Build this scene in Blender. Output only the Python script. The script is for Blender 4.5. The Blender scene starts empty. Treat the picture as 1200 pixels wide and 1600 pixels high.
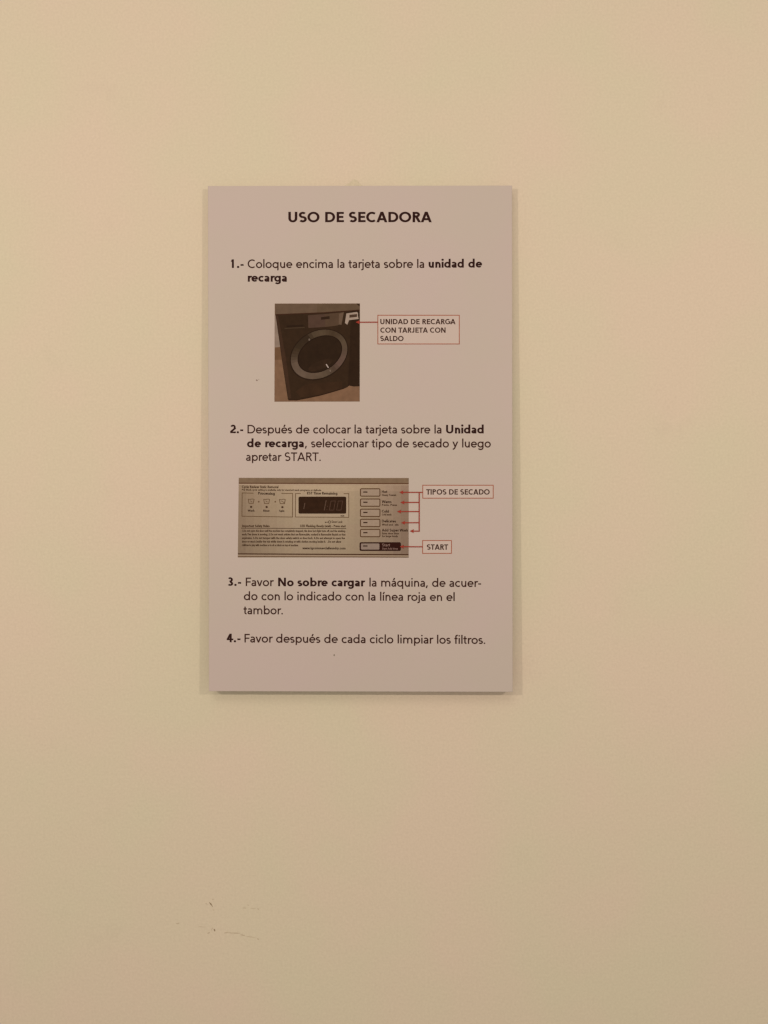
import bpy, math, random
from mathutils import Vector

random.seed(4)
sc = bpy.context.scene
col = sc.collection

# ------------------------------------------------------------------ camera, light, exposure
S = 0.00063                 # metres per photo pixel on the wall
F = 1240.0                  # focal length in photo pixels (1200 x 1600 frame)
D = F * S                   # camera to wall
ZC = 1.50                   # camera height

cam_d = bpy.data.cameras.new('camera')
cam = bpy.data.objects.new('camera', cam_d)
col.objects.link(cam)
cam.location = (0, -D, ZC)
cam.rotation_euler = (math.radians(90), 0, 0)
cam_d.sensor_fit = 'VERTICAL'
cam_d.sensor_height = 24.0
cam_d.sensor_width = 18.0
cam_d.lens = F / 1600 * 24.0
cam_d.clip_start = 0.01
cam_d.clip_end = 100
sc.camera = cam

world = bpy.data.worlds.new('World')
sc.world = world
world.use_nodes = True
bg = world.node_tree.nodes['Background']
bg.inputs[0].default_value = (1.0, 0.81, 0.605, 1)     # warm light bounced round the room
bg.inputs[1].default_value = 0.437

def area_lamp(name, loc, target, sx, sy, power, colour):
    d = bpy.data.lights.new(name, 'AREA')
    d.shape = 'RECTANGLE'; d.size = sx; d.size_y = sy
    d.energy = power; d.color = colour
    o = bpy.data.objects.new(name, d); col.objects.link(o)
    o.location = loc
    o.rotation_euler = (Vector(target) - Vector(loc)).to_track_quat('-Z', 'Y').to_euler()
    return o

def bulb(name, loc, power, colour, r=0.007):
    d = bpy.data.lights.new(name, 'POINT')
    d.energy = power; d.color = colour; d.shadow_soft_size = r
    o = bpy.data.objects.new(name, d); col.objects.link(o)
    o.location = loc
    return o

WARM = (1.0, 0.80, 0.59)
ZL = 1600 * S
bulb('bulb_left', ((-420 - 600) * S, -ZL, ZC + (800 - 400) * S), 11.0, WARM)
bulb('bulb_right', ((1600 - 600) * S, -ZL, ZC + (800 - 400) * S), 9.6, WARM)
area_lamp('ceiling_lamp', (-0.3, -1.9, ZC + 1.5), (0, 0, ZC), 1.2, 0.8, 8.0, (1.0, 0.81, 0.61))

sc.view_settings.view_transform = 'Standard'
sc.view_settings.look = 'None'
sc.view_settings.exposure = 0.0
sc.view_settings.gamma = 1.0
sc.view_settings.use_curve_mapping = False
sc.cycles.use_denoising = True
sc.cycles.max_bounces = 6
sc.cycles.filter_width = 1.4

# ------------------------------------------------------------------ helpers
T_TOP, T_BOT = 0.0095, 0.0165       # how far the sign's face stands off the wall
Z_TOP, Z_BOT = ZC + (800 - 290) * S, ZC + (800 - 1080) * S
LEAN = (T_TOP - T_BOT) / (Z_TOP - Z_BOT)

def on_sign(u, v, h=0.0):
    """point of the sign's leaning face (raised by h) for photo coordinates u, v"""
    k = (v - 800) / F
    a = T_BOT - LEAN * Z_BOT + h
    d = (D - a - LEAN * ZC) / (1 - LEAN * k)
    return Vector(((u - 600) / F * d, d - D, ZC - k * d))

def on_wall(u, v, h=0.0):
    d = D - h
    return Vector(((u - 600) / F * d, -h, ZC - (v - 800) / F * d))

def lin(c):
    c /= 255.0
    return c / 12.92 if c <= 0.04045 else ((c + 0.055) / 1.055) ** 2.4

BOARD_PIX = (190, 167, 147)
BOARD_ALB = (0.592, 0.550, 0.570)
def printed(c):
    """reflectance of an ink that shows as c where bare board shows as BOARD_PIX"""
    return tuple(max(0.004, min(0.85, lin(c[i]) / lin(BOARD_PIX[i]) * BOARD_ALB[i])) for i in range(3))

def material(name, rgb, rough=0.6, vary=0.06, scale=900.0, bump=0.0, bscale=900.0, spec=0.3):
    m = bpy.data.materials.new(name); m.use_nodes = True
    nt = m.node_tree; b = nt.nodes['Principled BSDF']
    b.inputs['Roughness'].default_value = rough
    b.inputs['Specular IOR Level'].default_value = spec
    tc = nt.nodes.new('ShaderNodeTexCoord')
    n = nt.nodes.new('ShaderNodeTexNoise'); n.inputs['Scale'].default_value = scale
    n.inputs['Detail'].default_value = 4
    nt.links.new(tc.outputs['Object'], n.inputs['Vector'])
    r = nt.nodes.new('ShaderNodeValToRGB')
    r.color_ramp.elements[0].position = 0.3; r.color_ramp.elements[1].position = 0.7
    r.color_ramp.elements[0].color = tuple(x * (1 - vary) for x in rgb) + (1,)
    r.color_ramp.elements[1].color = tuple(min(1, x * (1 + vary)) for x in rgb) + (1,)
    nt.links.new(n.outputs['Fac'], r.inputs['Fac'])
    nt.links.new(r.outputs['Color'], b.inputs['Base Color'])
    if bump:
        n2 = nt.nodes.new('ShaderNodeTexNoise'); n2.inputs['Scale'].default_value = bscale
        n2.inputs['Detail'].default_value = 5
        nt.links.new(tc.outputs['Object'], n2.inputs['Vector'])
        bp = nt.nodes.new('ShaderNodeBump'); bp.inputs['Strength'].default_value = bump
        bp.inputs['Distance'].default_value = 0.0006
        nt.links.new(n2.outputs['Fac'], bp.inputs['Height'])
        nt.links.new(bp.outputs['Normal'], b.inputs['Normal'])
    return m

_inks = {}
def ink(c, vary=0.06, scale=900.0):
    k = (c, vary, scale)
    if k not in _inks:
        _inks[k] = material('ink_%d_%d_%d' % c, printed(c), 0.6, vary, scale, spec=0.08)
    return _inks[k]

def mesh_obj(name, verts, faces, mats, parent=None, fmat=None):
    me = bpy.data.meshes.new(name)
    me.from_pydata([tuple(v) for v in verts], [], faces)
    for m in (mats if isinstance(mats, (list, tuple)) else [mats]):
        me.materials.append(m)
    if fmat:
        for p, i in zip(me.polygons, fmat): p.material_index = i
    me.update()
    o = bpy.data.objects.new(name, me); col.objects.link(o)
    if parent: attach(o, parent)
    return o

def attach(o, parent):
    o.parent = parent
    p, m = parent, None
    off = Vector((0, 0, 0))
    while p is not None:
        off += p.location; p = p.parent
    # geometry is laid out in world coordinates; take the parents' place out again
    for v in o.data.vertices: v.co -= off

# ------------------------------------------------------------------ a plain geometric sans, drawn as pen strokes
XH, CH, AH, DE = 486.0, 708.0, 738.0, -188.0

def arc(cx, cy, rx, ry, a0, a1, n=None):
    n = n or max(6, int(abs(a1 - a0) / 11))
    return [(cx + rx * math.cos(math.radians(a0 + (a1 - a0) * i / n)),
             cy + ry * math.sin(math.radians(a0 + (a1 - a0) * i / n))) for i in range(n + 1)]

def dg(x0, y0, x1, y1): return ('d', x0, y0, x1, y1)      # slanted stroke cut level top and bottom

def glyph(ch, w):
    h = w / 2; o = 10
    acc = {'á': 'a', 'é': 'e', 'í': 'ı', 'ú': 'u', 'ó': 'o'}
    if ch in acc:
        adv, st = glyph(acc[ch], w)
        cx = {'a': 225, 'e': 275, 'ı': 120, 'u': 275, 'o': 290}[acc[ch]]
        return adv, st + [[(cx - 20, 545), (cx + 75, 720)]]
    ry = XH / 2 + o - h
    def dot(x, y, r=None):
        r = r or w * 0.60
        return ('f', arc(x, y, r, r, 0, 360, 14)[:-1])
    if ch == ' ': return 260, []
    if ch == '.': return 260, [dot(125, w * .55)]
    if ch == ':': return 260, [dot(125, w * .55), dot(125, XH - w * .55)]
    if ch == ',': return 260, [dg(75, -110, 140, 115)]
    if ch == '-': return 330, [[(50, 250), (285, 250)]]
    if ch == '/': return 370, [dg(40, -60, 330, CH + 20)]
    if ch == '(': return 290, [arc(330, 280, 230, 480, 130, 230)]
    if ch == ')': return 290, [arc(-40, 280, 230, 480, 50, -50)]
    if ch == 'o': return 580, [arc(290, XH / 2, 250 - h, ry, 0, 360)]
    if ch == 'c': return 490, [arc(285, XH / 2, 245 - h, ry, 47, 313)]
    if ch == 'e':
        return 555, [arc(285, XH / 2, 247 - h, ry, 0, 318), [(285 - 247 + w * .8, XH / 2 + 2), (285 + 247 - h * .3, XH / 2 + 2)]]
    if ch == 'd': return 610, [arc(285, XH / 2, 245 - h, ry, 0, 360), [(530 - h, 0), (530 - h, AH)]]
    if ch == 'q': return 610, [arc(285, XH / 2, 245 - h, ry, 0, 360), [(530 - h, DE), (530 - h, XH)]]
    if ch == 'b': return 610, [arc(325, XH / 2, 245 - h, ry, 0, 360), [(80 + h, 0), (80 + h, AH)]]
    if ch == 'p': return 610, [arc(325, XH / 2, 245 - h, ry, 0, 360), [(80 + h, DE), (80 + h, XH)]]
    if ch == 'g':
        return 600, [arc(285, XH / 2, 245 - h, ry, 0, 360),
                     [(530 - h, XH)] + arc(290, -10, 240 - h, 205 - h, 0, -150)]
    if ch == 'a':
        s = 415 - h
        return 480, [[(s, 0)] + arc(s - 155 + h * .2, 315, 155 - h * .2, XH + o - h - 315, 0, 140),
                     [(s, 280 - h * .3)] + arc(205, 140 + 0, 165 - h, 140 + o - h, 90, 300) + [(s, 120)]]
    if ch in 'nh':
        L, R = 75 + h, 480 - h
        return 550, [[(L, 0), (L, AH if ch == 'h' else XH)],
                     arc((L + R) / 2, XH + o - h - 195, (R - L) / 2, 195, 180, 0) + [(R, 0)]]
    if ch == 'm':
        L, M, R = 75 + h, 440, 805 - h
        return 875, [[(L, 0), (L, XH)],
                     arc((L + M) / 2, XH + o - h - 180, (M - L) / 2, 180, 180, 0) + [(M, 0)],
                     arc((M + R) / 2, XH + o - h - 180, (R - M) / 2, 180, 180, 0) + [(R, 0)]]
    if ch == 'u':
        L, R = 70 + h, 475 - h
        return 550, [[(R, 0), (R, XH)],
                     [(L, XH)] + arc((L + R) / 2, h - o + 195, (R - L) / 2, 195, 180, 360)]
    if ch == 'r':
        L = 75 + h
        return 345, [[(L, 0), (L, XH)], arc(L + 165, XH + o - h - 190, 165, 190, 180, 68)]
    if ch == 's':
        r = (XH + 2 * o - w) / 4
        cx = 205
        return 415, [arc(cx, XH + o - h - r, 150 - h * .6, r, 38, 250)[:] + arc(cx, h - o + r, 160 - h * .6, r, 72, -145)]
    if ch == 't':
        L = 145
        return 330, [[(L, XH + 140)] + [(L, 130)] + arc(L + 100, 130, 100, 130 + o - h, 180, 285), [(20, XH - h), (290, XH - h)]]
    if ch == 'f':
        L = 140
        return 310, [[(L, 0)] + arc(L + 115, AH - 130, 115, 140 - h, 180, 70), [(20, XH - h), (275, XH - h)]]
    if ch in 'iı':
        st = [[(120, 0), (120, XH)]]
        return 240, st + ([dot(120, XH + 170)] if ch == 'i' else [])
    if ch == 'j':
        return 240, [[(120, XH)] + arc(0, -75, 120, 120 - h, 0, -100), dot(120, XH + 170)]
    if ch == 'l': return 240, [[(120, 0), (120, AH)]]
    if ch == 'k': return 510, [[(75 + h, 0), (75 + h, AH)], dg(75 + h, 215, 430, XH), dg(230, 290, 455, 0)]
    if ch == 'v': return 480, [dg(240, 0, 15 + h, XH), dg(240, 0, 465 - h, XH)]
    if ch == 'w': return 760, [dg(205, 0, 15 + h, XH), dg(205, 0, 380, XH), dg(555, 0, 380, XH), dg(555, 0, 745 - h, XH)]
    if ch == 'x': return 480, [dg(20 + h, 0, 450 - h, XH), dg(450 - h, 0, 20 + h, XH)]
    if ch == 'y': return 490, [dg(250, 20, 15 + h, XH), ('d', 165, -105, 475 - h, XH), [(40, DE + h), (95, DE + h), (150, DE + h + 40), (190, -60)]]
    if ch == 'z': return 440, [[(30, XH - h), (405, XH - h)], [(30, h), (410, h)], dg(30 + h, 0, 400 - h, XH)]
    # capitals
    cy, cr = CH / 2, CH / 2 + o - h
    if ch == 'A':
        return 700, [dg(20 + h, 0, 350, CH), dg(680 - h, 0, 350, CH), [(150, 205), (550, 205)]]
    if ch == 'B':
        L = 85 + h
        return 620, [[(L, h), (L, CH - h), (300, CH - h)] + arc(320, CH - h - 155 + h * .5, 205 - h, 155 - h * .5, 90, -90) + [(L, CH / 2 + 44)],
                     [(L, CH / 2 + 44), (320, CH / 2 + 44)] + arc(340, (CH / 2 + 44 + h) / 2, 230 - h, (CH / 2 + 44 - h) / 2, 90, -90) + [(L, h)]]
    if ch == 'C': return 690, [arc(395, cy, 355 - h, cr, 50, 310)]
    if ch == 'D':
        L = 85 + h
        return 740, [[(L, h), (L, CH - h), (330, CH - h)] + arc(345, cy, 350 - h, cy - h, 90, -90) + [(330, h), (L, h)]]
    if ch == 'E':
        L = 85 + h
        return 570, [[(525, CH - h), (L, CH - h), (L, h), (535, h)], [(L, cy + 8), (495, cy + 8)]]
    if ch == 'F':
        L = 85 + h
        return 520, [[(500, CH - h), (L, CH - h), (L, 0)], [(L, cy - 5), (470, cy - 5)]]
    if ch == 'G': return 745, [arc(395, cy, 355 - h, cr, 50, 345) , [(450, 340), (660 , 340), (660, 70)]]
    if ch == 'H': return 720, [[(85 + h, 0), (85 + h, CH)], [(635 - h, 0), (635 - h, CH)], [(85, cy + 5), (635, cy + 5)]]
    if ch == 'I': return 270, [[(135, 0), (135, CH)]]
    if ch == 'J': return 470, [[(380 - h, CH)] + arc(205, 185, 175 - h, 195 - h, 0, -165)]
    if ch == 'L': return 490, [[(85 + h, CH), (85 + h, h), (460, h)]]
    if ch == 'N':
        return 760, [[(85 + h, 0), (85 + h, CH)], [(675 - h, 0), (675 - h, CH)], dg(675 - h, 0, 85 + h, CH)]
    if ch == 'O': return 820, [arc(410, cy, 370 - h, cr, 0, 360, 44)]
    if ch in 'PR':
        L = 85 + h
        st = [[(L, 0), (L, CH - h), (310, CH - h)] + arc(320, CH - 195, 215 - h, 195 - h, 90, -90) + [(L, CH - 390 + h)]]
        if ch == 'R': st.append(dg(555 - h * .6, 0, 330, 340))
        return 610, st
    if ch == 'S':
        r = (CH + 2 * o - w) / 4
        return 570, [arc(285, CH + o - h - r, 215 - h * .7, r, 38, 250) + arc(285, h - o + r, 225 - h * .7, r, 70, -146)]
    if ch == 'T': return 560, [[(280, 0), (280, CH - w)], [(20, CH - h), (540, CH - h)]]
    if ch == 'U':
        return 720, [[(85 + h, CH)] + arc(360, 265, 275 - h, 275 - h, 180, 360) + [(635 - h, CH)]]
    if ch == 'W': return 980, [dg(265, 0, 20 + h, CH), dg(265, 0, 490, CH), dg(715, 0, 490, CH), dg(715, 0, 960 - h, CH)]
    # figures
    if ch == '0': return 570, [arc(285, cy, 240 - h, cr, 0, 360, 36)]
    if ch == '1': return 570, [[(330 - h, 0), (330 - h, CH)], dg(175, CH - 190, 330 - h, CH)]
    if ch == '2':
        return 570, [arc(280, CH - 205, 205 - h, 205 + o - h, 165, -20) + [(430, 400), (85, h + 30)], [(60, h), (500, h)]]
    if ch == '3':
        r1 = 172
        return 570, [arc(270, CH + o - h - r1 + h * .5, 195 - h, r1 - h * .5, 145, -90) + [(215, CH - 2 * r1 + o)],
                     arc(270, (CH - 2 * r1 + o) / 2 , 215 - h, (CH - 2 * r1 + o) / 2 - h + o * .5, 90, -148)]
    if ch == '4': return 570, [[(410 - h, 0), (410 - h, CH)], [(30, 165 + h), (535, 165 + h)], ('d', 30 + h, 165 + h, 400 - h, CH)]
    return 400, []

def strip(pts, w):
    wy = w * (0.88 if w > 130 else 1.0)                 # bold strokes thin a little where they run level
    """flat ribbon of width w round a pen path, mitred"""
    closed = math.dist(pts[0], pts[-1]) < 1e-6
    P = [pts[0]]
    for p in pts[1:]:
        if math.dist(p, P[-1]) > 1e-4: P.append(p)
    if closed and len(P) > 2: P = P[:-1]
    n = len(P); out = []
    for i in range(n):
        a = P[i - 1] if (i > 0 or closed) else None
        b = P[(i + 1) % n] if (i < n - 1 or closed) else None
        def nrm(p, q):
            l = math.dist(p, q); return (-(q[1] - p[1]) / l, (q[0] - p[0]) / l)
        n1 = nrm(a, P[i]) if a else None
        n2 = nrm(P[i], b) if b else None
        if n1 and n2:
            mx, my = n1[0] + n2[0], n1[1] + n2[1]
            d = mx * mx + my * my
            if d < 0.5: mx, my, k = n2[0], n2[1], 1.0
            else: k = 2.0 / d
            m = (mx * k, my * k)
        else:
            m = n1 or n2
        x, y = P[i]
        out.append(((x + m[0] * w / 2, y + m[1] * wy / 2), (x - m[0] * w / 2, y - m[1] * wy / 2)))
    quads = [(out[i], out[(i + 1) % n]) for i in range(n if closed else n - 1)]
    return out, closed

class Print:
    """collects flat printed shapes, given in photo coordinates, into one mesh on the sign's face"""
    def __init__(self, h=0.0001): self.v, self.f, self.m, self.h, self.mats = [], [], [], h, []
    def mi(self, mat):
        if mat not in self.mats: self.mats.append(mat)
        return self.mats.index(mat)
    def poly(self, pts, mat, dh=0.0):
        a = sum(pts[i - 1][0] * pts[i][1] - pts[i][0] * pts[i - 1][1] for i in range(len(pts)))
        if a > 0: pts = pts[::-1]                       # v runs down: keep the faces towards the viewer
        b = len(self.v)
        self.v += [on_sign(p[0], p[1], self.h + dh) for p in pts]
        self.f.append(tuple(range(b, b + len(pts)))); self.m.append(self.mi(mat))
    def path(self, pts, w, mat, dh=0.0):
        o, closed = strip(pts, w)
        n = len(o)
        for i in range(n if closed else n - 1):
            a, b = o[i], o[(i + 1) % n]
            self.poly([a[0], b[0], b[1], a[1]], mat, dh)
    def rect(self, x0, y0, x1, y1, mat, dh=0.0): self.poly([(x0, y0), (x1, y0), (x1, y1), (x0, y1)], mat, dh)
    def round_rect(self, x0, y0, x1, y1, r, n=5):
        p = []
        for cx, cy, a in ((x1 - r, y1 - r, 0), (x0 + r, y1 - r, 90), (x0 + r, y0 + r, 180), (x1 - r, y0 + r, 270)):
            p += arc(cx, cy, r, r, a, a + 90, n)
        return p
    def text(self, s, x0, x1, y0, y1, em, wt, mat, dh=0.0, slant=0.0):
        """s runs from x0 to x1 in the photo, its base line from y0 to y1"""
        pen, shapes = 0.0, []
        for ch in s:
            adv, st = glyph(ch, wt)
            for k, q in enumerate(st):
                if isinstance(q, tuple) and q[0] == 'd':
                    _, ax, ay, bx, by = q
                    hw = wt / 2 * math.dist((ax, ay), (bx, by)) / abs(by - ay)
                    pl = [[(ax - hw, ay), (ax + hw, ay), (bx + hw, by), (bx - hw, by)]]
                elif isinstance(q, tuple): pl = [q[1]]
                else:
                    o, closed = strip(q, wt); n = len(o)
                    pl = [[o[i][0], o[(i + 1) % n][0], o[(i + 1) % n][1], o[i][1]] for i in range(n if closed else n - 1)]
                shapes += [([(x + pen + slant * y, y) for x, y in p], k) for p in pl]
            pen += adv - (0 if ch in ' .-' else 30 if wt < 120 else 40)
        xs = [x for p, _ in shapes for x, _ in p]
        lo, hi = min(xs), max(xs)
        sx = (x1 - x0) / (hi - lo); sy = em / 1000.0
        for p, k in shapes:
            pts = []
            for x, y in p:
                u = x0 + (x - lo) * sx
                pts.append((u, y0 + (y1 - y0) * (u - x0) / (x1 - x0) - y * sy))
            self.poly(pts, mat, dh + k * 0.000008)
    def build(self, name, parent): return mesh_obj(name, self.v, self.f, self.mats, parent, self.m)

# ------------------------------------------------------------------ the wall
def wall_material():
    m = bpy.data.materials.new('painted_wall'); m.use_nodes = True
    nt = m.node_tree; N = nt.nodes.new; L = nt.links.new
    b = nt.nodes['Principled BSDF']
    b.inputs['Roughness'].default_value = 0.62
    b.inputs['Specular IOR Level'].default_value = 0.25
    tc = N('ShaderNodeTexCoord')
    def noise(scale, detail, rough=0.5):
        n = N('ShaderNodeTexNoise'); n.inputs['Scale'].default_value = scale
        n.inputs['Detail'].default_value = detail; n.inputs['Roughness'].default_value = rough
        L(tc.outputs['Object'], n.inputs['Vector']); return n
    base = (0.750, 0.716, 0.634)
    # colour blotches and uneven glow put into the paint colour: slightly pinker and slightly greener patches
    n1 = noise(5.5, 3, 0.55); r1 = N('ShaderNodeValToRGB')
    r1.color_ramp.elements[0].position = 0.38; r1.color_ramp.elements[1].position = 0.62
    r1.color_ramp.elements[0].color = (base[0] * 1.024, base[1] * 0.982, base[2] * 1.008, 1)
    r1.color_ramp.elements[1].color = (base[0] * 0.979, base[1] * 1.010, base[2] * 0.985, 1)
    L(n1.outputs['Fac'], r1.inputs['Fac'])
    # fine roller grain and a few faint smudges
    n2 = noise(420, 5, 0.6); r2 = N('ShaderNodeMapRange')
    r2.inputs['To Min'].default_value = 0.90; r2.inputs['To Max'].default_value = 1.10
    L(n2.outputs['Fac'], r2.inputs['Value'])
    n3 = noise(16, 7, 0.68); r3 = N('ShaderNodeMapRange')
    r3.inputs['From Min'].default_value = 0.60; r3.inputs['From Max'].default_value = 0.78
    r3.inputs['To Min'].default_value = 1.0; r3.inputs['To Max'].default_value = 0.955
    L(n3.outputs['Fac'], r3.inputs['Value'])
    mul = N('ShaderNodeMath'); mul.operation = 'MULTIPLY'
    L(r2.outputs[0], mul.inputs[0]); L(r3.outputs[0], mul.inputs[1])
    mix = N('ShaderNodeVectorMath'); mix.operation = 'SCALE'
    L(r1.outputs['Color'], mix.inputs[0]); L(mul.outputs[0], mix.inputs['Scale'])
    L(mix.outputs[0], b.inputs['Base Color'])
    n4 = noise(260, 4, 0.55); n5 = noise(34, 3, 0.5)
    add = N('ShaderNodeMath'); add.operation = 'MULTIPLY_ADD'; add.inputs[1].default_value = 2.2
    L(n5.outputs['Fac'], add.inputs[0]); L(n4.outputs['Fac'], add.inputs[2])
    bp = N('ShaderNodeBump'); bp.inputs['Strength'].default_value = 0.28; bp.inputs['Distance'].default_value = 0.0008
    L(add.outputs[0], bp.inputs['Height']); L(bp.outputs['Normal'], b.inputs['Normal'])
    return m

W, H0, H1 = 2.5, 0.0, 3.0
wv = [(-W, 0, H0), (W, 0, H0), (W, 0, H1), (-W, 0, H1), (-W, .12, H0), (W, .12, H0), (W, .12, H1), (-W, .12, H1)]
wf = [(0, 1, 2, 3), (5, 4, 7, 6), (4, 0, 3, 7), (1, 5, 6, 2), (3, 2, 6, 7), (4, 5, 1, 0)]
wall = mesh_obj('wall', wv, wf, wall_material())
wall['kind'] = 'structure'
wall['label'] = 'plain cream painted wall with faint scuffs behind the sign'

# scuffs: little scraped flecks on the paint, each a sliver of darker material
scuff_dark = material('scuff_grime', (0.30, 0.235, 0.165), 0.8, 0.25, 3000)
scuff_pale = material('scuff_faint', (0.605, 0.553, 0.465), 0.8, 0.08, 3000)
def scuff(marks, name='scuff_mark'):
    V, Fc, M = [], [], []
    for (u0, v0, u1, v1, wd, dark) in marks:
        n = 5; L_, R_ = [], []
        dx, dy = u1 - u0, v1 - v0; l = math.hypot(dx, dy) or 1
        nx, ny = -dy / l, dx / l
        for i in range(n + 1):
            t = i / n; k = wd * math.sin(math.pi * (0.08 + 0.84 * t)) * random.uniform(0.55, 1.1) / 2
            jx, jy = random.uniform(-.25, .25), random.uniform(-.3, .3)
            L_.append((u0 + dx * t + nx * k + jx, v0 + dy * t + ny * k + jy))
            R_.append((u0 + dx * t - nx * k + jx, v0 + dy * t - ny * k + jy))
        for i in range(n):
            b = len(V)
            hh = 0.00012 + 0.00004 * (len(Fc) % 3)
            q = [L_[i], L_[i + 1], R_[i + 1], R_[i]]
            V += [on_wall(p[0], p[1], hh) for p in q]
            Fc.append((b, b + 1, b + 2, b + 3)); M.append(0 if dark else 1)
    return mesh_obj(name, V, Fc, [scuff_dark, scuff_pale], wall, M)
scuff([(327, 1409.4, 332.3, 1416.6, 1.9, True), (331, 1405, 334, 1405.5, 1.1, False), (321, 1411, 324, 1414, 1.2, False),
       (332.5, 1421, 335, 1423.5, 1.1, False)])
scuff([(334.2, 1451.5, 336, 1455.5, 2.3, True), (330, 1454, 332.5, 1449.5, 1.3, False), (324, 1458.5, 328, 1457, 2.2, False),
       (350, 1458.5, 356, 1456.5, 2.2, False), (356, 1457.2, 375, 1458.6, 1.8, False), (375, 1460.5, 383, 1462.5, 2.0, False),
       (402, 1466, 404.5, 1469, 1.7, False), (275, 1443.5, 280, 1442.5, 2.0, False), (309, 1447.2, 322, 1449, 0.8, False),
       (384, 1463, 400, 1465.5, 0.9, False)])
scuff([(379, 1418.5, 385, 1419, 1.4, False), (402.5, 1418.5, 404.5, 1422, 1.3, False), (386, 1413.5, 389, 1414.5, .9, False),
       (391, 1419.3, 400, 1419.8, 0.7, False)])

# ------------------------------------------------------------------ the sign
sign = bpy.data.objects.new('instruction_sign', None); col.objects.link(sign)
sign.location = (on_wall(563, 1080).x, 0, on_wall(563, 1080).z)
sign.empty_display_size = 0.05
sign['label'] = 'white rectangular dryer instruction board fixed to the cream wall'
sign['category'] = 'sign'

board_mat = material('board_print_face', BOARD_ALB, 0.42, 0.012, 30, 0.05, 700, 0.3)
for nd in board_mat.node_tree.nodes:
    if nd.type == 'VALTORGB':
        a, b = nd.color_ramp.elements
        a.position, b.position = 0.36, 0.64
        a.color = (BOARD_ALB[0] * 1.012, BOARD_ALB[1] * 0.985, BOARD_ALB[2] * 1.022, 1)
        b.color = (BOARD_ALB[0] * 0.990, BOARD_ALB[1] * 1.004, BOARD_ALB[2] * 0.992, 1)
    if nd.type == 'TEX_NOISE' and nd.inputs['Scale'].default_value == 30:
        nd.inputs['Scale'].default_value = 11; nd.inputs['Detail'].default_value = 2
edge_mat = material('board_foam_edge', (0.60, 0.56, 0.52), 0.7, 0.08, 1200, 0.1, 1500)
TH = 0.0088
def board():
    import bmesh
    c = [(324.7, 290.3), (800.3, 289.6), (801.2, 1081.3), (326.2, 1080.2)]
    f = [on_sign(u, v) for u, v in c]
    nrm = (f[1] - f[0]).cross(f[3] - f[0]).normalized()
    if nrm.y > 0: nrm.negate()
    bk = [p - nrm * TH for p in f]
    bm = bmesh.new()
    vs = [bm.verts.new(p) for p in f + bk]
    ff = bm.faces.new(vs[0:4]); bf = bm.faces.new(vs[4:8][::-1])
    for i in range(4):
        q = bm.faces.new((vs[i], vs[i + 4], vs[(i + 1) % 4 + 4], vs[(i + 1) % 4])); q.material_index = 1
    bmesh.ops.recalc_face_normals(bm, faces=bm.faces)
    bmesh.ops.bevel(bm, geom=[e for e in ff.edges], offset=0.0005, segments=2, affect='EDGES', profile=.5)
    me = bpy.data.meshes.new('board'); bm.to_mesh(me); bm.free()
    me.materials.append(board_mat); me.materials.append(edge_mat)
    o = bpy.data.objects.new('board', me); col.objects.link(o)
    attach(o, sign)
    return o
brd = board()

# dab of hanging putty showing above the top edge
def putty():
    ring = [(535, 292), (541, 288.5), (546, 286), (550, 281.8), (554, 280.2), (558, 281.8), (561, 285.5), (565, 289), (571, 292)]
    V = [on_wall(u, v, 0.0002) for u, v in ring]
    mid = [(541, 291.5), (545, 289.5), (549, 287), (551.5, 284), (554, 283.2), (556.5, 284), (558.5, 287.5), (561, 290), (566, 291.5)]
    V += [on_wall(u, v, 0.0012) for u, v in mid]
    n = len(ring)
    fc = [(i, i + 1, n + i + 1, n + i) for i in range(n - 1)]
    V.append(on_wall(553.5, 291.8, 0.0014))
    fc += [(n + i, n + i + 1, 2 * n) for i in range(n - 1)]
    o = mesh_obj('hanging_tab', V, fc, material('putty', (0.70, 0.665, 0.565), 0.7, 0.05, 400), sign)
    for p in o.data.polygons: p.use_smooth = True
putty()

INK = ink((62, 34, 25), 0.18, 700)
BOLD = ink((48, 22, 18), 0.18, 700)
CALL = ink((70, 44, 34), 0.18, 700)
RED = ink((150, 52, 38), 0.14, 700)
REDL = ink((160, 88, 62), 0.14, 700)
EM = 18.9; RW, BW = 104, 150

p = Print(); p.text('USO DE SECADORA', 450.5, 674.6, 347.4, 347.2, 23.2, 156, BOLD); p.build('heading', sign)

p = Print()
p.text('1.-', 360.6, 380.6, 418.6, 418.7, EM, BW, BOLD)
p.text('Coloque encima la tarjeta sobre la', 387, 662.7, 418.8, 418.6, EM, RW, INK)
p.text('unidad de', 669.7, 753.4, 418.4, 418.0, EM, BW, BOLD)
p.text('recarga', 387.2, 448.1, 440.1, 440.2, EM, BW, BOLD)
p.build('instruction_text', sign)
p = Print()
p.text('2.-', 359.3, 380, 676.9, 677, EM, BW, BOLD)
p.text('Después de colocar la tarjeta sobre la', 386.7, 689.8, 677.2, 677.3, EM, RW, INK)
p.text('Unidad', 697, 755.8, 677.3, 677.2, EM, BW, BOLD)
p.text('de recarga', 386, 474.6, 698.8, 698.9, EM, BW, BOLD)
p.text(',', 476.2, 479.4, 698.9, 698.9, EM, RW, INK)
p.text('seleccionar tipo de secado y luego', 486, 766.9, 699, 699.2, EM, RW, INK)
p.text('apretar START.', 384.4, 501.2, 720.1, 720.3, EM, RW, INK)
p.build('instruction_text', sign)
p = Print()
p.text('3.-', 356, 376.8, 915.4, 915.5, EM, BW, BOLD)
p.text('Favor', 384, 428, 915.8, 915.9, EM, RW, INK)
p.text('No sobre cargar', 434.3, 570.9, 916, 916.3, EM, BW, BOLD)
p.text('la máquina, de acuer-', 577.2, 751.8, 916.5, 917.2, EM, RW, INK)
p.text('do con lo indicado con la línea roja en el', 381, 710.5, 937.7, 939.1, EM, RW, INK)
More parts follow.
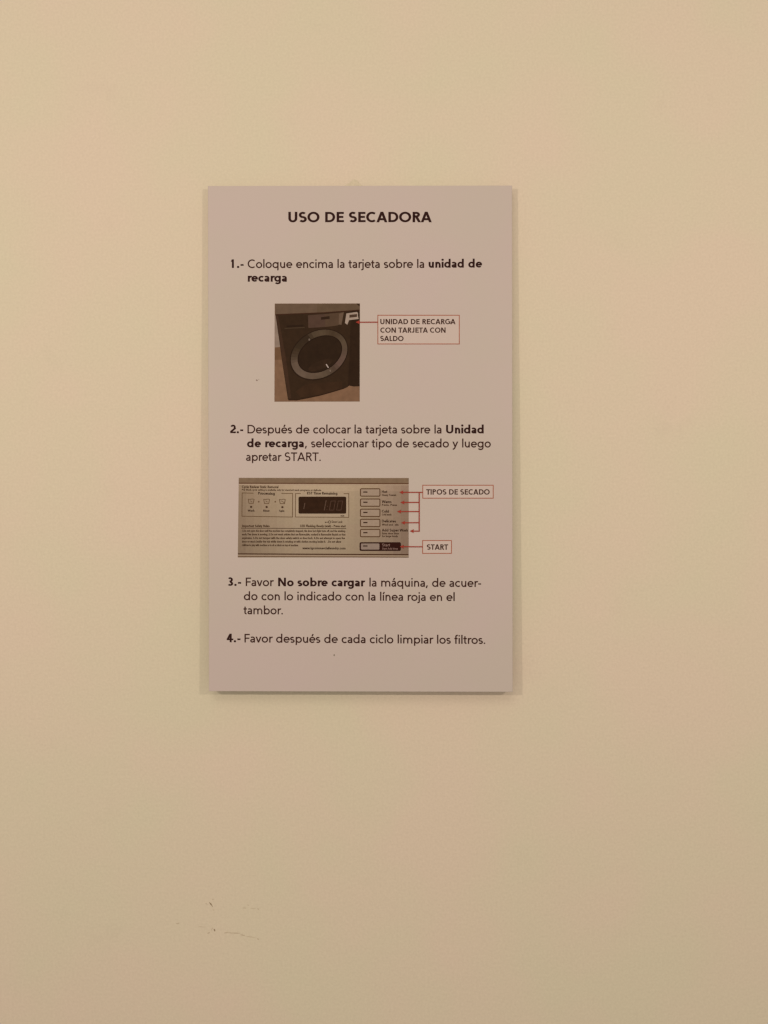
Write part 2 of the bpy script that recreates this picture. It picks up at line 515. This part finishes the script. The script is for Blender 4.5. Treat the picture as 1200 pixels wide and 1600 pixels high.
p.text('tambor.', 380.5, 442, 959.7, 960, EM, RW, INK)
p.build('instruction_text', sign)
p = Print()
p.text('4.-', 354, 375.7, 1003.5, 1003.6, EM, BW, BOLD)
p.text('Favor después de cada ciclo limpiar los filtros.', 382, 758.3, 1003.8, 1006.2, EM, RW, INK)
p.build('instruction_text', sign)

# two specks of dirt on the board
p = Print(0.00012)
sp = ink((128, 100, 84)); sp2 = ink((120, 104, 84))
p.poly([(399.6, 593.6), (401.2, 592.9), (402.7, 594.2), (401.4, 595.6)], sp)
p.poly([(403.5, 592.2), (405.2, 592.6), (404.6, 594)], ink((165, 142, 122)))
p.build('dirt_speck', sign)
p = Print(0.00012)
p.poly([(521.3, 1022.6), (522.8, 1022.4), (523.3, 1024.2), (522.2, 1025.2), (521.2, 1024.4)], sp2)
p.build('dirt_speck', sign)

# ---------------------------------------------------------------- printed picture of the dryer
def blend(a, b, t): return tuple(int(round(a[i] + (b[i] - a[i]) * t)) for i in range(3))
pic = Print(0.0001)
WALLC = [(104, 80, 62), (98, 75, 54), (94, 72, 50)]
pic.poly([(429.3, 474.3), (562.4, 474.1), (562.0, 627.4), (428.8, 627.6)], ink((122, 88, 63), 0.10, 220))
pict = pic.build('dryer_picture', sign)

e = Print(0.00015)                                       # room behind the machine
e.poly([(429.8, 474.8), (495, 474.6), (495, 489.5), (430.2, 492.5)], ink((100, 77, 58), .10, 160))
e.poly([(495, 474.6), (562.0, 474.5), (562.0, 484.5), (495, 489.5)], ink((94, 72, 52), .10, 160))
e.poly([(556.5, 474.5), (562.0, 474.5), (562.0, 479)], ink((52, 34, 20)), .00003)
e.poly([(429.6, 492), (431.2, 492), (437.8, 542), (429.5, 543)], ink((138, 114, 96), .10, 160))
e.poly([(429.5, 543), (437.8, 542), (441.5, 562), (429.4, 562)], ink((106, 74, 50), .12, 160))
e.build('room_backdrop', pict)

def ell(cx, cy, a, b, rot, a0=0, a1=360, n=48):
    c, s = math.cos(math.radians(rot)), math.sin(math.radians(rot))
    out = []
    for i in range(n + 1):
        t = math.radians(a0 + (a1 - a0) * i / n)
        x, y = a * math.cos(t), b * math.sin(t)
        out.append((cx + x * c - y * s, cy + x * s + y * c))
    return out

e = Print(0.00021)
BODY = ink((51, 33, 19), .12, 200)
e.poly([(545, 486), (562.0, 484.6), (562.0, 603.6), (552, 603.8), (546, 602.5), (538, 606)], ink((44, 27, 15), .12, 200))
e.poly([(430.4, 491.6), (480, 489.6), (505, 488.6), (548, 485.6), (547, 540), (543.5, 604.5), (537, 607.5), (520, 612.6),
        (500, 618.2), (480, 622.4), (463, 625.4), (452, 625.6), (449.8, 623.5), (441.0, 566), (436, 530)], BODY, .00003)
e.poly([(431, 493), (434.5, 493), (447, 560), (455, 622), (450.6, 622.5), (441.6, 566), (436.6, 530)], ink((62, 40, 26), .12, 200), .00006)
e.poly([(478, 600), (535, 596), (534, 606.5), (500, 616.4), (470, 621), (462, 612)], ink((57, 36, 21), .14, 120), .00006)
e.path([(430.4, 491.6), (480, 489.6), (505, 488.6), (548, 485.6), (562, 484.4)], 1.4, ink((60, 33, 20)), .00009)
e.path([(450.5, 624.6), (463, 625.0), (480, 621.9), (500, 617.6), (520, 612.0), (537, 606.8)], 1.2, ink((44, 24, 12)), .00009)
e.build('dryer_body', pict)

e = Print(0.00033)
e.poly([(481.2, 492.6), (508, 490.6), (508, 511), (481.8, 512.4)], ink((79, 56, 43), .12, 150))
e.poly([(508, 490.6), (537.5, 487.8), (531.5, 506.8), (527, 508.6), (508, 511)], ink((82, 60, 43), .12, 150))
e.poly([(529.8, 490.4), (537.2, 487.9), (533.6, 507.4), (529.2, 507)], ink((98, 75, 57), .1, 150), .00003)
e.poly([(501.4, 495.6), (515, 493.9), (515, 498.2), (502, 499.6)], ink((46, 28, 17)), .00003)
e.poly([(444.6, 512.4), (476, 510.9), (476, 512.6), (444.8, 514)], ink((66, 48, 32)), .00003)
e.poly([(448, 508.8), (474, 507.4), (474, 509.8), (448, 511.2)], ink((40, 24, 13)), .00003)
e.build('control_strip', pict)

e = Print(0.00033)                                       # card reader
CARD = ink((160, 136, 116), .06, 200)
e.poly([(541.2, 489.8), (546.4, 489.0), (545.4, 500.2), (542.6, 507.4), (539, 504.6)], CARD)
e.poly([(546.4, 489.0), (557.6, 487.4), (559.4, 489.0), (559.2, 493.0), (546, 494.4)], CARD)
e.poly([(545.9, 494.4), (559.2, 493.0), (560.4, 498.4), (545.4, 500.2)], CARD)
e.poly([(546, 491.9), (558, 490.7), (557.8, 495.1), (546, 496.4)], ink((74, 52, 38)), .00003)
e.build('card_reader', pict)

e = Print(0.00036)                                       # round door: ring with its own shades of chrome, dark glass
cx, cy = 498.6, 553.6
out = ell(cx, cy, 46.6, 35.8, -30); inn = ell(cx + 1.2, cy - .3, 37.2, 26.4, -30)
def ring_tone(i, n):
    u = (out[i][0] + inn[i][0]) / 2 - cx; v = (out[i][1] + inn[i][1]) / 2 - cy
    a = math.degrees(math.atan2(-v, u)) % 360            # 0 right, 90 up
    keys = [(0, (92, 70, 56)), (30, (86, 68, 50)), (60, (70, 52, 36)), (85, (82, 64, 46)), (112, (76, 59, 43)), (128, (50, 35, 22)),
            (165, (54, 39, 25)), (185, (68, 51, 36)), (205, (96, 76, 60)), (235, (98, 78, 62)), (270, (94, 74, 57)),
            (300, (86, 68, 52)), (320, (74, 56, 42)), (340, (92, 68, 56)), (360, (92, 70, 56))]
    for (a0, c0), (a1, c1) in zip(keys, keys[1:]):
        if a0 <= a <= a1: return blend(c0, c1, (a - a0) / (a1 - a0))
for i in range(48):
    e.poly([out[i], out[i + 1], inn[i + 1], inn[i]], ink(ring_tone(i, 48), .10, 200))
e.path(ell(cx - .3, cy + .4, 47.4, 36.6, -30), 1.1, ink((38, 22, 12)), .00003)
e.poly(ell(cx + 1.2, cy - .3, 37.2, 26.4, -30)[:-1], ink((43, 27, 15), .14, 160), .00003)
e.path(ell(cx + 1.2, cy - .3, 36.6, 25.8, -30, 0, 360, 40), 1.3, ink((34, 18, 9)), .00006)
e.poly(ell(500.4, 570.5, 20, 6.5, -22)[:-1], ink((50, 32, 19), .2, 200), .00005)
e.path([(509.6, 569), (511.3, 571.6), (513.2, 574.6)], 1.7, ink((172, 150, 134)), .00009)
e.path([(515.3, 577.8), (516.6, 580.6)], 2.2, ink((112, 92, 76)), .00009)
e.poly(arc(483.3, 530.6, 1.5, 1.9, 0, 360, 10)[:-1], ink((104, 86, 72)), .00009)
e.build('dryer_door', pict)

# ---------------------------------------------------------------- printed picture of the control panel
pan = Print(0.0001)
def pedge(v): return 373.1 + (371.6 - 373.1) * (v - 746.6) / 124.0
cols = [(0, (134, 110, 86)), (.12, (146, 122, 96)), (.35, (160, 136, 108)), (.6, (160, 136, 108)), (.75, (152, 128, 101)), (.9, (142, 117, 94)), (1.0, (130, 104, 84))]
def panel_tone(fx, fy):
    for (a, c0), (b, c1) in zip(cols, cols[1:]):
        if a <= fx <= b:
            c = blend(c0, c1, (fx - a) / (b - a)); break
    k = 1.085 - 0.10 * fy + (0.045 if 0.05 < fy < .13 else 0)
    return tuple(min(255, int(x * k)) for x in c)
NX, NY = 22, 12
for i in range(NX):
    for j in range(NY):
        v0, v1 = 746.8 + 124.2 * j / NY, 746.8 + 124.2 * (j + 1) / NY
        def X(f, v): return pedge(v) + (638.5 - pedge(v)) * f
        c = panel_tone((i + .5) / NX, (j + .5) / NY)
        pan.poly([(X(i / NX, v0), v0), (X((i + 1) / NX, v0), v0), (X((i + 1) / NX, v1), v1), (X(i / NX, v1), v1)], ink(c, .045, 500))
panel = pan.build('control_panel_picture', sign)

DK = ink((66, 40, 22), .12); DK2 = ink((54, 30, 16), .12); MID = ink((72, 46, 26), .1)
e = Print(0.00015)
e.poly([(373.1, 746.6), (638.6, 747.2), (638.6, 755.0), (373.0, 754.4)], ink((124, 98, 73), .09, 240))
e.poly([(373.0, 754.2), (638.6, 754.9), (638.6, 756.6), (373.0, 755.8)], ink((96, 63, 42)), .00003)
e.poly([(373.0, 756.1), (638.6, 756.9), (638.6, 758.2), (373.0, 757.5)], ink((176, 148, 120)), .00003)
e.poly([(371.7, 864.6), (638.4, 865.9), (638.4, 867.6), (371.7, 866.3)], ink((70, 40, 22)), .00003)
e.poly([(371.7, 868.6), (638.4, 869.9), (638.4, 871.3), (371.6, 870.3)], ink((112, 85, 62)), .00003)
e.poly([(371.7, 866.5), (638.4, 867.8), (638.4, 869.8), (371.7, 868.5)], ink((158, 132, 106)), .00003)
e.build('panel_trim', panel)

e = Print(0.00018)                                       # small print of the panel
e.text('Cycle Review Static Removal', 378, 435, 762.6, 762.8, 5.6, 150, DK)
e.text('Pre Wash cycle setting is available only for standard wash programs or delicate', 378, 502, 766.6, 767.2, 3.9, 150, DK)
e.text('Processing', 403.5, 429.3, 772.8, 773.2, 5.9, 150, DK2)
e.text('EST Time Remaining', 479.8, 527.2, 772.6, 773.0, 5.9, 150, DK2)
for s, x0, x1, y in (('Wash', 387, 397.6, 799.4), ('Rinse', 411.4, 421.2, 799.5), ('Spin', 436.2, 444.2, 799.7)):
    e.text(s, x0, x1, y, y, 4.6, 150, DK2)
e.text('min', 532.2, 538, 807.2, 807.2, 4.4, 150, DK2)
e.text('Door Lock', 518.5, 535.2, 817.0, 817.2, 5.0, 130, DK)
e.path([(507.6, 815.9), (512.6, 815.9)], .9, DK); e.path(arc(514.9, 815.6, 1.9, 1.9, 0, 360, 12), .8, DK); e.path([(508.4, 815.9), (508.4, 817)], .8, DK)
e.text('Important Safety Rules', 378.2, 421.4, 823.4, 823.6, 5.2, 165, MID)
e.text('LED Flashing Ready (wait) - Press start', 469.3, 540, 823.6, 823.9, 5.4, 165, MID)
e.path([(376.8, 825.2), (541, 826.0)], .9, DK)
for s, x1, y in (('1.Do not open the door until the machine has completely stopped, the door lock light turns off, and the washing', 539.4, 830.9),
                 ('ends.The drum is moving. 2.Do not wash articles that are flammable, soaked in flammable liquids or that', 539.8, 836.5),
                 ('explosive. 3.Do not tamper with the door safety switch or door lock. 4.Do not attempt to open the', 539.0, 842.1),
                 ('door or reach inside the tub while drum is rotating or with clothes moving inside it. 5.Do not allow', 533, 847.7),
                 ('children to play with machine or to sit or climb on top of machine.', 466.2, 853.2)):
    e.text(s, 378, x1, y, y + .3, 4.6, 160, DK)
e.text('www.lgcommerciallaundry.com', 472.6, 540, 858.2, 858.5, 5.4, 150, DK2)
e.build('small_print', panel)

e = Print(0.00018)                                       # the two framed groups
LN = ink((100, 72, 46), .1)
e.rect(461.8, 771.4, 544.9, 808.0, ink((170, 145, 116), .05, 400), -.00002)
e.path([(396, 770.6), (378.4, 770.2), (378.0, 806.6), (457, 807.9), (457.3, 771.2), (439.6, 770.9)], 1.0, LN)
e.path([(470, 771.2), (461.8, 771.2), (461.8, 807.8), (544.9, 808.3), (544.9, 771.4), (537, 771.4)], 1.0, LN)
IC = ink((104, 77, 52), .1)
for k, (x, y) in enumerate(((392.4, 783.0), (416.6, 783.2), (441.2, 783.4))):
    e.path([(x - 4.6, y - 3.3), (x - 3.4, y + 3.4), (x + 3.4, y + 3.4), (x + 4.6, y - 3.3)], 1.1, IC)
    e.path([(x - 4.4, y - 3.2), (x - 1.6, y - 2.6), (x + 1.4, y - 3.4), (x + 4.4, y - 3.0)], .9, IC, .00003)
    e.path([(x - 1.6, y - .6), (x + 1.4 + (k == 2) * 2, y + 1.2 + (k == 2))], .9, IC, .00003)
    e.poly(arc(x, y + 9, 1.8, 1.6, 0, 360, 12)[:-1], ink((66, 40, 22)), .00003)
for x, y in ((404.2, 783.9), (430, 784)):
    e.poly(arc(x, y, 1.3, 1.3, 0, 360, 10)[:-1], IC, .00003)
e.build('indicator_frame', panel)

e = Print(0.00018)
e.poly(e.round_rect(466.4, 776.0, 541.0, 802.6, 2.2), ink((49, 28, 15), .14, 260))
SEG = ink((76, 52, 39), .25); SEG2 = ink((90, 66, 51), .25)
e.path([(474.6, 795.2), (476.4, 786)], 1.3, SEG2, .00003)
e.path([(506.6, 797.4), (509.6, 781.6)], 1.3, SEG2, .00003)
e.path([(511.4, 790.6), (511.7, 791.8)], 1.3, SEG, .00003); e.path([(511, 795.4), (510.7, 796.6)], 1.3, SEG, .00003)
for x in (514.6, 526.0):
    e.path([(x, 797), (x + 2.6, 782.8), (x + 9.4, 782.8), (x + 6.8, 797), (x, 797)], 1.15, SEG, .00003)
e.build('time_display', panel)

BTN = ink((88, 58, 34), .12)
rows = [(763.7, 775.2, 'Hot', 605, 770.2, [('Heavy Towels', 619.2, 774.9)]),
        (779.7, 791.0, 'Warm', 611.5, 786.0, [('Perm. Press', 620.4, 790.4)]),
        (795.6, 807.0, 'Cold', 607.4, 800.8, [('Cold wash', 611.6, 805.4)]),
        (811.4, 822.8, 'Delicates', 618.8, 816.2, [('Wool and Knits', 622.8, 821.2)]),
        (827.2, 838.6, 'Add Super Wash', 637.4, 830.4, [('Extra rinse time', 623.2, 834.9), ('for large loads', 621.8, 839.2)])]
for (y0, y1, s, x1, yb, subs) in rows:
    e = Print(0.00018)
    rr = e.round_rect(563.2, y0, 593.6, y1, 1.6)
    e.poly(rr, ink((158, 132, 108), .05, 400)); e.path(rr + rr[:1], 1.5, BTN, .00003)
    yc = (y0 + y1) / 2 - .6
    e.rect(567.6, yc - .9, 574.2, yc + .9, DK2, .00006)
    b = e.build('panel_button', panel)
    e = Print(0.00018)
    e.text(s, 596.6, x1, yb, yb + .2, 6.0, 150, DK2)
    for (t, xx, y) in subs: e.text(t, 596.8, xx, y, y + .1, 4.3, 150, DK)
    e.build('button_caption', panel)
e = Print(0.00018)
NIGHT = ink((46, 16, 10), .12)
e.poly(e.round_rect(561.8, 847.2, 626.4, 860.8, 2.4), NIGHT)
e.poly(e.round_rect(564.0, 849.2, 592.8, 858.7, 1.2), ink((142, 119, 102), .06, 400), .00003)
e.rect(567.4, 852.2, 574.2, 854.0, DK2, .00006)
PALE = ink((136, 104, 90), .08)
e.text('Start', 597, 609.4, 853.6, 853.8, 6.4, 105, PALE, .00003)
e.text('Start Add time', 597, 621.6, 858.6, 858.8, 4.3, 110, PALE, .00003)
e.build('panel_button', panel)

# ---------------------------------------------------------------- callout boxes and their red arrows
def callout(box, lines, em=12.0):
    x0, y0, x1, y1 = box
    e = Print(0.0001)
    e.rect(x0, y0, x1, y1, ink((196, 170, 150), .01, 60))
    e.path([(x0, y0), (x1, y0), (x1, y1), (x0, y1), (x0, y0)], 1.25, REDL, .00003)
    c = e.build('callout_box', sign)
    t = Print(0.00015)
    for s, a, b, y in lines: t.text(s, a, b, y, y, em, 150, CALL)
    t.build('callout_text', c)
callout((590.4, 492.6, 717.6, 537.4), [('UNIDAD DE RECARGA', 594.2, 711.8, 506.6), ('CON TARJETA CON', 594.2, 696.4, 519.9), ('SALDO', 594.2, 630.6, 533.0)], 11.6)
callout((660.6, 758.2, 770.6, 778.4), [('TIPOS DE SECADO', 666, 765.2, 772.9)], 12.1)
callout((660.4, 844.6, 705.4, 864.6), [('START', 667, 700.2, 859.0)], 12.1)

def arrow(pts, head=True, name='callout_arrow', mat=RED, w=1.55):
    e = Print(0.00048)
    q = list(pts)
    if head:
        tx, ty = q[-1]
        q[-1] = (tx + 4.5, ty)
        e.poly([(tx, ty), (tx + 6.4, ty - 3.0), (tx + 5.4, ty), (tx + 6.4, ty + 3.0)], mat, .00002)
    e.path(q, w, mat)
    return e.build(name, sign)
arrow([(590.2, 503.3), (555.6, 503.4)])
arrow([(660.2, 769.3), (623.8, 769.2)])
arrow([(655.0, 784.9), (625.6, 785.1)])
arrow([(655.0, 799.3), (620.4, 799.3)])
arrow([(655.0, 816.7), (626.6, 816.8)])
arrow([(655.0, 830.0), (640.2, 829.8)])
arrow([(655.0, 769.3), (655.0, 830.8)], False, 'arrow_stem', RED, 1.6)
arrow([(660.2, 854.4), (624.6, 854.2)])
